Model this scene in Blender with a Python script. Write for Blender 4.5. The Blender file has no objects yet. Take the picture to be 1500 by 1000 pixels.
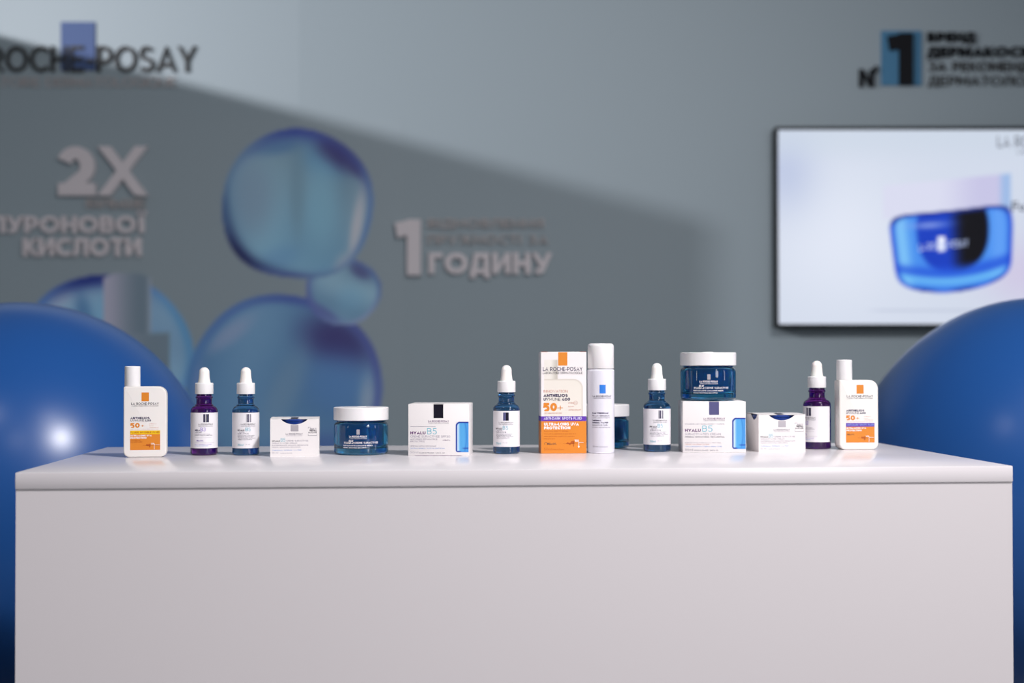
import bpy, bmesh, math
import numpy as np
from mathutils import Matrix, Vector

sc = bpy.context.scene
# ------------------------------------------------------------------ camera
F = 2083.0                      # focal length in pixels of the 1500-wide frame
CAMZ = 1.07
ROLL = 0.0015
cam_d = bpy.data.cameras.new('camera'); cam = bpy.data.objects.new('camera', cam_d)
sc.collection.objects.link(cam); sc.camera = cam
cam_d.sensor_width = 36.0; cam_d.lens = F / 1500 * 36.0
cam_d.clip_start = 0.05; cam_d.clip_end = 60
R3 = (Matrix.Rotation(math.pi/2 + math.atan(31/F), 3, 'X') @ Matrix.Rotation(-ROLL, 3, 'Z'))
cam.matrix_world = Matrix.Translation((0, 0, CAMZ)) @ R3.to_4x4()
cam_d.dof.use_dof = True; cam_d.dof.focus_distance = 1.84; cam_d.dof.aperture_fstop = 3.4
# ------------------------------------------------------------------ world, lights, exposure
sc.view_settings.view_transform = 'Standard'; sc.view_settings.look = 'None'
sc.view_settings.gamma = 1.0; sc.view_settings.exposure = 0.0
try: sc.view_settings.use_curve_mapping = False
except Exception: pass
sc.cycles.use_denoising = True
sc.cycles.max_bounces = 12; sc.cycles.transmission_bounces = 10
world = bpy.data.worlds.new('world'); sc.world = world; world.use_nodes = True
world.node_tree.nodes['Background'].inputs[0].default_value = (0.86, 0.90, 1.0, 1)
world.node_tree.nodes['Background'].inputs[1].default_value = 0.12


def area(name, loc, target, size, power, color=(1, 1, 1), sy=None, spread=180):
    d = bpy.data.lights.new(name, 'AREA'); o = bpy.data.objects.new(name, d); sc.collection.objects.link(o)
    d.size = size; d.energy = power; d.color = color
    if sy: d.shape = 'RECTANGLE'; d.size_y = sy
    d.spread = math.radians(spread)
    o.location = loc
    o.rotation_euler = (Vector(target) - Vector(loc)).to_track_quat('-Z', 'Y').to_euler()
    return o


area('key_lamp', (1.35, 0.30, 3.25), (0.0, 1.9, 0.95), 0.22, 44, (1.0, 0.965, 0.97), spread=120)
area('front_fill', (1.9, -1.0, 1.75), (-0.1, 1.9, 0.9), 0.7, 7.0, (1.0, 0.96, 0.98), sy=1.2, spread=90)  # added fill light, lifts the product and counter fronts
area('left_strip_lamp', (-2.3, 0.2, 1.6), (0.0, 1.9, 0.95), 0.15, 3.5, (0.97, 0.97, 1.0), sy=1.1)
area('right_strip_lamp', (2.8, 0.7, 1.6), (0.3, 1.9, 0.95), 0.15, 5, (0.95, 0.96, 1.0), sy=1.1)
for k, (lx, ly) in enumerate(((-0.9, 0.6), (0.5, 0.9), (0.0, -0.4))):
    area('ceiling_lamp', (lx, ly, 3.2), (lx*0.5, 1.9, 0.95), 0.05, 4.0, (1.0, 0.97, 1.0))
# lamp of the neighbouring stand, behind the left partition: throws the diagonal edge on the wall
def stand_lamp(loc, target, half_deg, power, radius, color):
    d = bpy.data.lights.new('stand_lamp', 'SPOT'); o = bpy.data.objects.new('stand_lamp', d); sc.collection.objects.link(o)
    d.energy = power; d.color = color; d.spot_size = math.radians(2*half_deg); d.spot_blend = 1.0; d.shadow_soft_size = radius
    o.location = loc; o.rotation_euler = (Vector(target) - Vector(loc)).to_track_quat('-Z', 'Y').to_euler()
stand_lamp((-3.70, 2.0, 2.733), (-3.70+math.cos(math.radians(44))*4, 2.0+math.sin(math.radians(44))*4, 2.2), 30, 570, 0.018, (1.0, 0.945, 0.965))


# ------------------------------------------------------------------ pixel -> place helpers
def ray(x, y): return (R3 @ Vector(((x-750)/F, -(y-500)/F, -1.0)))
def at_z(x, y, z):
    r = ray(x, y); return Vector((0, 0, CAMZ)) + r * ((z - CAMZ) / r.z)
def at_y(x, y, Y):
    r = ray(x, y); return Vector((0, 0, CAMZ)) + r * (Y / r.y)


TOP = CAMZ - 0.122
YW = 4.90                      # back wall
XC = at_y(438, 300, YW).x      # the wall bends here
BEND = math.radians(4.0)       # left panel runs back a little
# ------------------------------------------------------------------ object helpers
def link(o, parent=None):
    sc.collection.objects.link(o)
    if parent is not None: o.parent = parent
    return o
def thing(name, label, cat, loc=(0, 0, 0), rz=0.0, group=None):
    o = link(bpy.data.objects.new(name, None)); o.empty_display_size = 0.02
    o.location = loc; o.rotation_euler = (0, 0, rz)
    return tag(o, label, cat, group)
def tag(o, label, cat, group=None):
    o['label'] = label; o['category'] = cat
    if group: o['group'] = group
    return o
def mesh_obj(name, verts, faces, mat, parent=None, smooth=False, structure=False):
    me = bpy.data.meshes.new(name); me.from_pydata([tuple(v) for v in verts], [], faces)
    me.validate(); me.update()
    if mat: me.materials.append(mat)
    if smooth:
        me.polygons.foreach_set('use_smooth', [True]*len(me.polygons))
        me.set_sharp_from_angle(angle=math.radians(35))
    o = link(bpy.data.objects.new(name, me), parent)
    if structure: o['kind'] = 'structure'
    return o
def box_obj(name, c, s, mat, parent=None, bevel=0.0, structure=False, segs=2):
    bm = bmesh.new(); bmesh.ops.create_cube(bm, size=1)
    for v in bm.verts: v.co = Vector((v.co.x*s[0]+c[0], v.co.y*s[1]+c[1], v.co.z*s[2]+c[2]))
    if bevel: bmesh.ops.bevel(bm, geom=bm.edges[:], offset=bevel, segments=segs, affect='EDGES', profile=0.5)
    me = bpy.data.meshes.new(name); bm.to_mesh(me); bm.free(); me.materials.append(mat)
    if bevel:
        me.polygons.foreach_set('use_smooth', [True]*len(me.polygons)); me.set_sharp_from_angle(angle=math.radians(40))
    o = link(bpy.data.objects.new(name, me), parent)
    if structure: o['kind'] = 'structure'
    return o
def lathe(name, prof, u, mat, parent=None, seg=64):
    """prof: list of (r, z) in local pixels from bottom to top; r=0 closes."""
    V = []; Fc = []; rings = []
    for r, z in prof:
        if r <= 1e-6: rings.append([len(V)]); V.append((0, 0, z*u))
        else:
            rings.append(list(range(len(V), len(V)+seg)))
            for i in range(seg):
                a = 2*math.pi*i/seg; V.append((r*u*math.cos(a), r*u*math.sin(a), z*u))
    for A, B in zip(rings, rings[1:]):
        for i in range(seg):
            j = (i+1) % seg
            if len(A) == 1 and len(B) == 1: continue
            if len(A) == 1: Fc.append((A[0], B[j], B[i]))
            elif len(B) == 1: Fc.append((A[i], A[j], B[0]))
            else: Fc.append((A[i], A[j], B[j], B[i]))
    return mesh_obj(name, V, Fc, mat, parent, smooth=True)
def arc(cx, cz, r, a0, a1, n=6):
    return [(cx+r*math.cos(math.radians(a0+(a1-a0)*i/n)), cz+r*math.sin(math.radians(a0+(a1-a0)*i/n))) for i in range(n+1)]


# ------------------------------------------------------------------ materials
def srgb(r, g, b):
    f = lambda c: (c/255/12.92) if c/255 <= 0.04045 else ((c/255+0.055)/1.055)**2.4
    return (f(r), f(g), f(b), 1.0)
def mat(name, col, rough=0.5, metal=0.0, trans=0.0, ior=1.45, spec=0.5, bump=0.0, bscale=200, emit=None, estr=1.0, sss=0.0, vary=0.0):
    m = bpy.data.materials.new(name); m.use_nodes = True; nt = m.node_tree; p = nt.nodes['Principled BSDF']
    p.inputs['Base Color'].default_value = col; p.inputs['Roughness'].default_value = rough
    p.inputs['Metallic'].default_value = metal; p.inputs['Transmission Weight'].default_value = trans
    p.inputs['IOR'].default_value = ior; p.inputs['Specular IOR Level'].default_value = spec
    if sss: p.inputs['Subsurface Weight'].default_value = sss; p.inputs['Subsurface Scale'].default_value = 0.004
    if emit: p.inputs['Emission Color'].default_value = emit; p.inputs['Emission Strength'].default_value = estr
    if bump or vary:
        n = nt.nodes.new('ShaderNodeTexNoise'); n.inputs['Scale'].default_value = bscale
        tc = nt.nodes.new('ShaderNodeTexCoord'); nt.links.new(tc.outputs['Object'], n.inputs['Vector'])
        if bump:
            b = nt.nodes.new('ShaderNodeBump'); b.inputs['Strength'].default_value = bump; b.inputs['Distance'].default_value = 0.001
            nt.links.new(n.outputs['Fac'], b.inputs['Height']); nt.links.new(b.outputs['Normal'], p.inputs['Normal'])
        if vary:
            mr = nt.nodes.new('ShaderNodeMapRange'); mr.inputs['To Min'].default_value = rough*(1-vary); mr.inputs['To Max'].default_value = rough*(1+vary)
            nt.links.new(n.outputs['Fac'], mr.inputs['Value']); nt.links.new(mr.outputs['Result'], p.inputs['Roughness'])
    return m
def painted_mat(name, wall_gain=1.0, emission=False, rough=0.6):
    m = bpy.data.materials.new(name); m.use_nodes = True; nt = m.node_tree; p = nt.nodes['Principled BSDF']
    a = nt.nodes.new('ShaderNodeAttribute'); a.attribute_name = 'paint'
    p.inputs['Roughness'].default_value = rough
    if emission:
        p.inputs['Base Color'].default_value = (0.004, 0.004, 0.004, 1); p.inputs['Roughness'].default_value = 0.4; p.inputs['Specular IOR Level'].default_value = 0.15
        nt.links.new(a.outputs['Color'], p.inputs['Emission Color']); p.inputs['Emission Strength'].default_value = 1.0
    else: nt.links.new(a.outputs['Color'], p.inputs['Base Color'])
    return m


M = {}
WALL = (0.300, 0.372, 0.412, 1.0)
M['wall'] = mat('wall_vinyl', WALL, 0.55, bump=0.05, bscale=60)
M['partition'] = mat('partition_paint', (0.5, 0.53, 0.56, 1), 0.6, bump=0.05)
M['floor'] = mat('floor_carpet', (0.16, 0.17, 0.18, 1), 0.9, bump=0.6, bscale=500)
M['counter'] = mat('counter_laminate', (0.70, 0.665, 0.685, 1), 0.23, vary=0.04, bscale=60)
M['counter_front'] = mat('counter_panel', (0.665, 0.63, 0.645, 1), 0.42, vary=0.04, bscale=60)
M['white_plastic'] = mat('white_plastic', (0.80, 0.785, 0.79, 1), 0.32, sss=0.05)
M['cap_white'] = mat('cap_white', (0.79, 0.78, 0.785, 1), 0.4)
M['rubber'] = mat('white_rubber', (0.85, 0.82, 0.79, 1), 0.45, sss=0.15)
M['lotion'] = mat('cream_white_bottle', (0.76, 0.73, 0.70, 1), 0.3, sss=0.05)
M['label'] = mat('label_paper', (0.77, 0.75, 0.775, 1), 0.4)
M['carton'] = mat('carton_board', (0.755, 0.725, 0.72, 1), 0.45, bump=0.04, bscale=900)
M['aluminium'] = mat('lacquered_can', (0.73, 0.72, 0.79, 1), 0.25)
M['blue_glass'] = mat('blue_glass', (0.06, 0.22, 0.46, 1), 0.02, trans=0.93, ior=1.47)
M['jar_glass'] = mat('blue_jar_glass', (0.055, 0.36, 0.62, 1), 0.02, trans=0.95, ior=1.47)
M['purple_glass'] = mat('purple_glass', (0.13, 0.014, 0.23, 1), 0.02, trans=0.9, ior=1.47)
M['cup_blue'] = mat('inner_cup_blue', srgb(20, 70, 160), 0.3)
M['pod_blue'] = mat('pod_blue', srgb(14, 48, 120), 0.3)
M['orange'] = mat('print_orange', srgb(212, 128, 38), 0.45)
M['orange_dark'] = mat('print_rust', srgb(176, 84, 20), 0.45)
M['yellow'] = mat('print_yellow', srgb(232, 190, 20), 0.45)
M['violet'] = mat('print_violet', srgb(92, 50, 165), 0.45)
M['navy'] = mat('print_navy', srgb(40, 26, 76), 0.45)
M['ink'] = mat('print_ink', srgb(50, 45, 60), 0.45)
M['grey_ink'] = mat('print_grey', srgb(98, 92, 112), 0.5)
M['pale_ink'] = mat('print_pale_grey', srgb(152, 146, 162), 0.5)
M['plum'] = mat('print_plum', srgb(88, 28, 100), 0.45)
M['aqua'] = mat('print_aqua', srgb(100, 178, 196), 0.45)
M['lilac'] = mat('print_lilac', srgb(150, 128, 205), 0.45)
M['blue_print'] = mat('print_blue', srgb(42, 118, 208), 0.45)
M['blue_pale'] = mat('print_pale_blue', srgb(130, 160, 215), 0.5)
M['white_print'] = mat('print_white', srgb(236, 236, 242), 0.5)
M['silver'] = mat('foil_silver', (0.50, 0.49, 0.53, 1), 0.3, metal=0.5)
M['foil_dark'] = mat('foil_dark', srgb(60, 56, 84), 0.3, metal=0.3)
M['foil_black'] = mat('foil_black', srgb(30, 28, 40), 0.22, metal=0.2)
M['foil_violet'] = mat('foil_violet', srgb(92, 92, 135), 0.3, metal=0.2)
M['foil_grey'] = mat('foil_grey', srgb(176, 172, 178), 0.3, metal=0.2)
M['blush'] = mat('print_blush', srgb(206, 146, 132), 0.5)
M['balloon'] = mat('balloon_latex', (0.013, 0.082, 0.30, 1), 0.29, spec=0.5, bump=0.02, bscale=20)
M['stand'] = mat('balloon_stand_plastic', (0.7, 0.7, 0.72, 1), 0.4)
M['letter_white'] = mat('letter_white', (0.68, 0.64, 0.665, 1), 0.5)
M['letter_slate'] = mat('letter_slate', (0.46, 0.445, 0.45, 1), 0.5)
M['letter_black'] = mat('letter_black', (0.008, 0.009, 0.012, 1), 0.6, spec=0.15)
M['letter_char'] = mat('letter_charcoal', (0.05, 0.053, 0.055, 1), 0.6, spec=0.2)
M['sign_blue'] = mat('sign_blue', (0.075, 0.12, 0.26, 1), 0.6, spec=0.2)
M['sign_sky'] = mat('sign_sky', (0.07, 0.21, 0.36, 1), 0.6, spec=0.2)
M['tv_black'] = mat('tv_black', (0.006, 0.008, 0.009, 1), 0.4, spec=0.2)
M['screen_ink'] = mat('screen_ink', (0.01, 0.01, 0.01, 1), 0.5, emit=srgb(80, 84, 100))
M['screen_white'] = mat('screen_white', (0.01, 0.01, 0.01, 1), 0.5, emit=srgb(190, 205, 245))

# ------------------------------------------------------------------ text
_tc = {}
def glyphs(s, bold=0.0, res=3):
    k = (s, bold, res)
    if k in _tc: return _tc[k]
    c = bpy.data.curves.new('t', 'FONT'); c.body = s; c.size = 1.0; c.offset = bold; c.resolution_u = res; c.fill_mode = 'FRONT'
    o = bpy.data.objects.new('t', c); sc.collection.objects.link(o)
    bpy.context.view_layer.update()
    me = bpy.data.meshes.new_from_object(o.evaluated_get(bpy.context.evaluated_depsgraph_get()))
    V = np.array([v.co[:2] for v in me.vertices]).reshape(-1, 2); P = [tuple(p.vertices) for p in me.polygons]
    bpy.data.objects.remove(o); bpy.data.curves.remove(c); bpy.data.meshes.remove(me)
    _tc[k] = (V, P); return V, P
# a geometric sans drawn as strokes of even weight (cap height 1)
def ell(cx, cy, rx, ry, a0, a1, n=10):
    return [(cx+rx*math.cos(math.radians(a0+(a1-a0)*i/n)), cy+ry*math.sin(math.radians(a0+(a1-a0)*i/n))) for i in range(n+1)]
def strokes(ch, t):
    h = t/2; T = 1-h; B = h; m = 0.5
    def bowl(x1, y0, y1, L=h):                # right-hand bowl between two heights
        ry = (y1-y0)/2; rx = min(ry, x1-L-0.05); return [(L, y1), (x1-rx, y1)] + ell(x1-rx, (y0+y1)/2, rx, ry, 90, -90, 8)[1:-1] + [(x1-rx, y0), (L, y0)]
    if ch in 'AА': w = .86; return w, [[(h*.9, 0), (w/2, 1.0+h), (w-h*.9, 0)], [(w*.25, .27), (w*.75, .27)]]
    if ch in 'BВ': w = .70; return w, [[(h, 0), (h, 1)], bowl(w-h-.04, .53, T), bowl(w-h, B, .53)]
    if ch == 'Б': w = .70; return w, [[(h, 0), (h, 1)], [(h, T), (w-.08, T)], bowl(w-h, B, .57)]
    if ch in 'CС': w = .82; return w, [ell(.5, m, .5-h, m-h, 48, 312, 16)]
    if ch == 'Є': w = .80; return w, [ell(.5, m, .5-h, m-h, 48, 312, 16), [(h, m), (.62, m)]]
    if ch == 'D': w = .82; return w, [[(h, 0), (h, 1)], [(h, T), (w-.5, T)]+ell(w-.5, m, .5-h, m-h, 90, -90, 10)[1:-1]+[(w-.5, B), (h, B)]]
    if ch in 'EЕ': w = .62; return w, [[(h, 0), (h, 1)], [(h, T), (w, T)], [(h, m), (w-.05, m)], [(h, B), (w, B)]]
    if ch == 'F': w = .60; return w, [[(h, 0), (h, 1)], [(h, T), (w, T)], [(h, .48), (w-.05, .48)]]
    if ch == 'G': w = .88; return w, [ell(.5, m, .5-h, m-h, 48, 320, 16)+[(w-h, .46)], [(w-h+h, .46), (.54, .46)]]
    if ch in 'HН': w = .76; return w, [[(h, 0), (h, 1)], [(w-h, 0), (w-h, 1)], [(h, m), (w-h, m)]]
    if ch in 'IІ': w = t; return w, [[(h, 0), (h, 1)]]
    if ch == 'Ї': w = t+.2; return w, [[(w/2, 0), (w/2, 1)], [(.0, 1.2), (.12, 1.2)], [(w-.12, 1.2), (w, 1.2)]]
    if ch == 'J': w = .5; return w, [[(w-h, 1), (w-h, .3)]+ell(w/2, .3, w/2-h, .3-h, 0, -150, 8)]
    if ch in 'KК': w = .72; return w, [[(h, 0), (h, 1)], [(w-h, 1), (h, .38)], [(.30, .52), (w-h*.9, 0)]]
    if ch == 'L': w = .58; return w, [[(h, 0), (h, 1)], [(h, B), (w, B)]]
    if ch in 'MМ': w = .92; return w, [[(h, 0), (h, 1)], [(w-h, 0), (w-h, 1)], [(h*1.3, 1), (w/2, .28), (w-h*1.3, 1)]]
    if ch == 'N': w = .80; return w, [[(h, 0), (h, 1)], [(w-h, 0), (w-h, 1)], [(h*1.3, 1), (w-h*1.3, 0)]]
    if ch == 'И': w = .80; return w, [[(h, 0), (h, 1)], [(w-h, 0), (w-h, 1)], [(h*1.3, 0), (w-h*1.3, 1)]]
    if ch in 'OО': w = 1.0; return w, [ell(w/2, m, w/2-h, m-h, 0, 360, 24)]
    if ch == '0': w = .78; return w, [ell(w/2, m, w/2-h, m-h, 0, 360, 20)]
    if ch == '°': w = .34; return w, [ell(.17, .85, .11, .11, 0, 360, 10)]
    if ch == 'Q': w = 1.0; return w, [ell(w/2, m, w/2-h, m-h, 0, 360, 24), [(.62, .3), (.92, -.02)]]
    if ch in 'PР': w = .68; return w, [[(h, 0), (h, 1)], bowl(w-h, .38, T)]
    if ch == 'Ь': w = .68; return w, [[(h, 0), (h, 1)], bowl(w-h, B, .6)]
    if ch == 'R': w = .72; return w, [[(h, 0), (h, 1)], bowl(w-h-.02, .38, T), [(w*.5, .38), (w-h*.9, 0)]]
    if ch == 'Я': w = .72; return w, [[(w-h, 0), (w-h, 1)], [(w-x, y) for x, y in bowl(w-h-.02, .38, T)], [(w*.5, .38), (h*.9, 0)]]
    if ch == 'S': w = .68; r1 = (T-m)/2; r2 = (m-B)/2; return w, [ell(w/2, T-r1, w/2-h-.02, r1, 35, 270, 10)+ell(w/2, B+r2, w/2-h, r2, 90, -150, 10)[1:]]
    if ch in 'TТ': w = .68; return w, [[(w/2, 0), (w/2, 1)], [(0, T), (w, T)]]
    if ch == 'U': w = .76; return w, [[(h, 1), (h, .38)]+ell(w/2, .38, w/2-h, .38-h, 180, 360, 10)+[(w-h, 1)]]
    if ch == 'V': w = .84; return w, [[(h*.9, 1), (w/2, -h), (w-h*.9, 1)]]
    if ch == 'W': w = 1.2; return w, [[(h*.9, 1), (w*.27, -h*.6), (w/2, 1+h*.4), (w*.73, -h*.6), (w-h*.9, 1)]]
    if ch in 'XХ': w = .80; return w, [[(h, 1), (w-h, 0)], [(w-h, 1), (h, 0)]]
    if ch == 'Y': w = .80; return w, [[(h, 1), (w/2, .42), (w-h, 1)], [(w/2, .45), (w/2, 0)]]
    if ch == 'У': w = .80; return w, [[(h, 1), (w*.52, .36)], [(w-h, 1), (w*.46, .16), (w*.36, B), (w*.14, B)]]
    if ch == 'Z': w = .70; return w, [[(0.02, T), (w-h*1.4, T), (h*1.4, B), (w, B)]]
    if ch == 'Г': w = .58; return w, [[(h, 0), (h, 1)], [(h, T), (w, T)]]
    if ch == 'Д': w = .86; return w, [[(0, B), (w, B)], [(h, B), (h, -.2)], [(w-h, B), (w-h, -.2)], [(.16, B), (.28, T), (w-.16, T), (w-.16, B)]]
    if ch == 'Л': w = .78; return w, [[(0, B), (.10, B), (.18, .25), (.22, T), (w-h, T), (w-h, 0)]]
    if ch == 'Ж': w = 1.1; return w, [[(w/2, 0), (w/2, 1)], [(h, 1), (w/2, .45)], [(w-h, 1), (w/2, .45)], [(h, 0), (w*.38, .52)], [(w-h, 0), (w*.62, .52)]]
    if ch in 'З3': w = .66; return w, [ell(w/2-.02, (T+.53)/2, w/2-h-.02, (T-.53)/2, 150, -90, 9), ell(w/2-.02, (B+.53)/2, w/2-h+.02, (.53-B)/2, 90, -150, 10)]
    if ch == 'П': w = .76; return w, [[(h, 0), (h, T), (w-h, T), (w-h, 0)]]
    if ch == 'Ц': w = .84; return w, [[(h, 1), (h, B), (w-.02, B)], [(w-.1-h, 1), (w-.1-h, B)], [(w-h*.9, B), (w-h*.9, -.2)]]
    if ch == 'Ш': w = 1.04; return w, [[(h, 1), (h, B), (w-h, B), (w-h, 1)], [(w/2, 1), (w/2, 0)]]
    if ch == '1': w = .25+t; return w, [[(w-h, 0), (w-h, 1)], [(w-h, T), (.02, T)], ] if t < .16 else [[(w-h, 0), (w-h, 1)], [(w-h, T), (h*.3, T-.06)]]
    if ch == '2': w = .68; return w, [ell(w/2-.01, T-.28, w/2-h, .28, 158, -38, 10)+[(h*1.2, h*.8)], [(0.02, B), (w, B)]]
    if ch == '4': w = .76; return w, [[(w-.2, 0), (w-.2, .42)], [(w*.52, 1), (h*.8, .25), (w, .25)]]
    if ch == '5': w = .68; return w, [[(w-.04, T), (.15, T), (.12, .57), (.30, .60)]+ell(.34, .31+.0, w-.34-h, .30-h*.3, 80, -150, 10)]
    if ch == '6': w = .70; return w, [ell(w/2, .32, w/2-h, .32-h, 0, 360, 16), [(h, .32)]+ell(w*.62, .42, w*.62-h, .58-h, 170, 70, 6)]
    if ch == '8': w = .70; return w, [ell(w/2, (T+.53)/2, w/2-h-.03, (T-.53)/2, 0, 360, 14), ell(w/2, (B+.53)/2, w/2-h, (.53-B)/2, 0, 360, 14)]
    if ch == '9': w = .70; return w, [ell(w/2, .68, w/2-h, .32-h, 0, 360, 16), [(w-h, .68)]+ell(w*.38, .58, w*.62-h, .58-h, -10, -110, 6)]
    if ch == '%': w = .9; return w, [ell(.2, .78, .15, .17, 0, 360, 10), ell(.7, .22, .15, .17, 0, 360, 10), [(.68, 1), (.22, 0)]]
    if ch == '+': w = .7; return w, [[(0, m), (w, m)], [(w/2, m-.35), (w/2, m+.35)]]
    if ch == '-': w = .36; return w, [[(0, .42), (w, .42)]]
    if ch == '/': w = .5; return w, [[(.05, 0), (.45, 1)]]
    if ch in ',.': w = max(t, .12); return w, [[(w/2, 0), (w/2, t)]]
    if ch == ' ': return .34, []
    return None
def strip(pl, t, lo, hi):
    """even ribbon along a polyline, mitred, its ends cut level"""
    pl = [np.array(p, float) for p in pl]
    closed = len(pl) > 3 and np.linalg.norm(pl[0]-pl[-1]) < 1e-6
    if closed: pl = pl[:-1]
    n = len(pl); V = []
    for i in range(n):
        a = pl[i-1] if (i > 0 or closed) else None; b = pl[(i+1) % n] if (i < n-1 or closed) else None
        d1 = (pl[i]-a)/np.linalg.norm(pl[i]-a) if a is not None else None
        d2 = (b-pl[i])/np.linalg.norm(b-pl[i]) if b is not None else None
        p = pl[i].copy()
        if d1 is None: d1 = d2; ext = p[1] <= lo+.001 or p[1] >= hi-.001; p = p-d2*(t*.5 if ext and abs(d2[0]) > .05 else 0)
        if d2 is None: d2 = d1; ext = p[1] <= lo+.001 or p[1] >= hi-.001; p = p+d1*(t*.5 if ext and abs(d1[0]) > .05 else 0)
        n1 = np.array([-d1[1], d1[0]]); n2 = np.array([-d2[1], d2[0]]); m = n1+n2; q = np.linalg.norm(m)
        m = m/q if q > 1e-6 else n1; k = t/2/max(m.dot(n1), .35)
        V += [p+m*k, p-m*k]
    P = [(2*i, 2*i+1, (2*i+3) % (2*n), (2*i+2) % (2*n)) for i in range(n if closed else n-1)]
    V = np.array(V); V[:, 1] = np.clip(V[:, 1], lo, hi)
    return V, P
def stroke_glyph(ch, t):
    k = ('g', ch, round(t, 4))
    if k in _tc: return _tc[k]
    r = strokes(ch, t)
    if r is None: return None
    w, L = r; VV = np.zeros((0, 3)); PP = []
    lo = -.2 if ch in 'ДЦQ' else 0; hi = 1.32 if ch == 'Ї' else 1
    for i, pl in enumerate(L):
        V, P = strip(pl, t, lo, hi); b = len(VV)
        VV = np.vstack([VV, np.column_stack([V, np.full(len(V), i*0.03)])]); PP += [tuple(b+j for j in f) for f in P]
    _tc[k] = (w, VV, PP); return _tc[k]
def weight(b): return max(0.08, 0.15+b*2.3)
def layout(s, b):
    """[(char, x, verts, polys)], total width, for a line of capitals"""
    t = weight(b); out = []; x = 0.0; gap = .13 if t < .2 else .09
    for ch in s:
        g = stroke_glyph(ch, t)
        if g is None: return None, 0
        out.append((ch, x, g[1], g[2])); x += g[0]+gap
    return out, x-gap
def fit_text(s, x0, x1, z0, z1, bold=0.0, res=3):
    L, W = layout(s, bold)
    if L is None:
        V, P = glyphs(s, min(bold, .02), res); lo = V.min(0); hi = V.max(0)
        return np.column_stack([x0+(V[:, 0]-lo[0])/(hi[0]-lo[0])*(x1-x0), z0+(V[:, 1]-lo[1])/(hi[1]-lo[1])*(z1-z0)]), P
    VV = []; PP = []
    for ch, x, V, P in L:
        b = len(VV)
        VV += [(x0+(v[0]+x)/W*(x1-x0), z0+v[1]*(z1-z0), v[2]) for v in V]; PP += [tuple(b+j for j in f) for f in P]
    return np.array(VV), PP
def patch(x0, x1, z0, z1, nx=1, nz=1):
    V = [(x0+(x1-x0)*i/nx, z0+(z1-z0)*j/nz) for j in range(nz+1) for i in range(nx+1)]
    P = [(j*(nx+1)+i, j*(nx+1)+i+1, (j+1)*(nx+1)+i+1, (j+1)*(nx+1)+i) for j in range(nz) for i in range(nx)]
    return np.array(V, float), P
def flat_map(yf, u, off=0.10):
    return lambda V: [(v[0]*u, (yf-off-(v[2] if len(v) > 2 else 0))*u, v[1]*u) for v in V]
def cyl_map(r, u, off=0.10):
    return lambda V: [((r+off+(v[2] if len(v) > 2 else 0))*u*math.sin(v[0]/r), -(r+off+(v[2] if len(v) > 2 else 0))*u*math.cos(v[0]/r), v[1]*u) for v in V]
def prints(parent, mp, items, mats=M):
    """items: (kind, data..., material); everything of one ink becomes one part"""
    by = {}
    for it in items:
        k, mt = it[0], it[-1]
        if k == 'T': V, P = fit_text(*it[1:-1])
        elif k == 'R': V, P = patch(*it[1:-1])
        elif k == 'P': V, P = np.array(it[1], float), [tuple(range(len(it[1])))]
        nm = 'lettering' if k == 'T' else it[-2] if k == 'N' else 'printed_block'
        by.setdefault((nm, mt), []).append((V, P))
    for (nm, mt), L in by.items():
        VV = []; PP = []
        for V, P in L:
            b = len(VV); VV += mp(V); PP += [tuple(i+b for i in p) for p in P]
        mesh_obj(nm, VV, PP, mats[mt], parent)
def emblem(parent, mp, x0, x1, z0, z1, mt, nx=4, name='emblem'):
    V, P = patch(x0, x1, z0, z1, nx); return mesh_obj(name, mp(V), P, M[mt], parent)
def painted(name, mp, x0, x1, z0, z1, nx, nz, fn, material, parent=None):
    """a flat print: fn(X, Z) -> linear rgb array, stored per vertex"""
    V, P = patch(x0, x1, z0, z1, nx, nz)
    o = mesh_obj(name, mp(V), P, material, parent)
    col = np.ones((len(V), 4), dtype=np.float32); col[:, :3] = fn(V[:, 0], V[:, 1])
    at = o.data.color_attributes.new('paint', 'FLOAT_COLOR', 'POINT'); at.data.foreach_set('color', col.ravel())
    return o
def lin(c):
    c = np.asarray(c, float)/255.0
    return np.where(c <= 0.04045, c/12.92, ((c+0.055)/1.055)**2.4)
def sstep(a, b, x):
    t = np.clip((x-a)/(b-a), 0, 1); return t*t*(3-2*t)
def mix(A, B, w): return A*(1-w[:, None]) + np.asarray(B, float)*w[:, None]


# ------------------------------------------------------------------ room
def wall_pt(px, py, off=0.0):
    """point of the back wall (two panels meeting at XC) seen at a pixel; off = proud of it"""
    p = at_y(px, py, YW - off)
    if p.x >= XC: return p
    r = ray(px, py); n = Vector((-math.sin(BEND), -math.cos(BEND), 0))      # faces camera, turned left
    o = Vector((XC, YW, 0)) + n*off; c = Vector((0, 0, CAMZ))
    return c + r*((o-c).dot(n)/r.dot(n))
XR, XL, HW = 3.2, -2.6, 3.3
box_obj('wall_back', ((XC+XR)/2, YW+0.05, HW/2), (XR-XC, 0.1, HW), M['wall'], structure=True)
Lp = (XC-XL+0.02)/math.cos(BEND)
wl = box_obj('wall_back', (-Lp/2, 0.05, HW/2), (Lp, 0.1, HW), M['wall'], structure=True)
wl.location = (XC, YW, 0); wl.rotation_euler = (0, 0, -BEND)
box_obj('wall_left', (XL-0.03, (2.725+YW+0.4)/2, 2.437/2), (0.06, YW+0.4-2.725, 2.437), M['partition'], structure=True)
box_obj('floor', (0, 1.5, -0.05), (8.0, 9.0, 0.1), M['floor'], structure=True)


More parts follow.
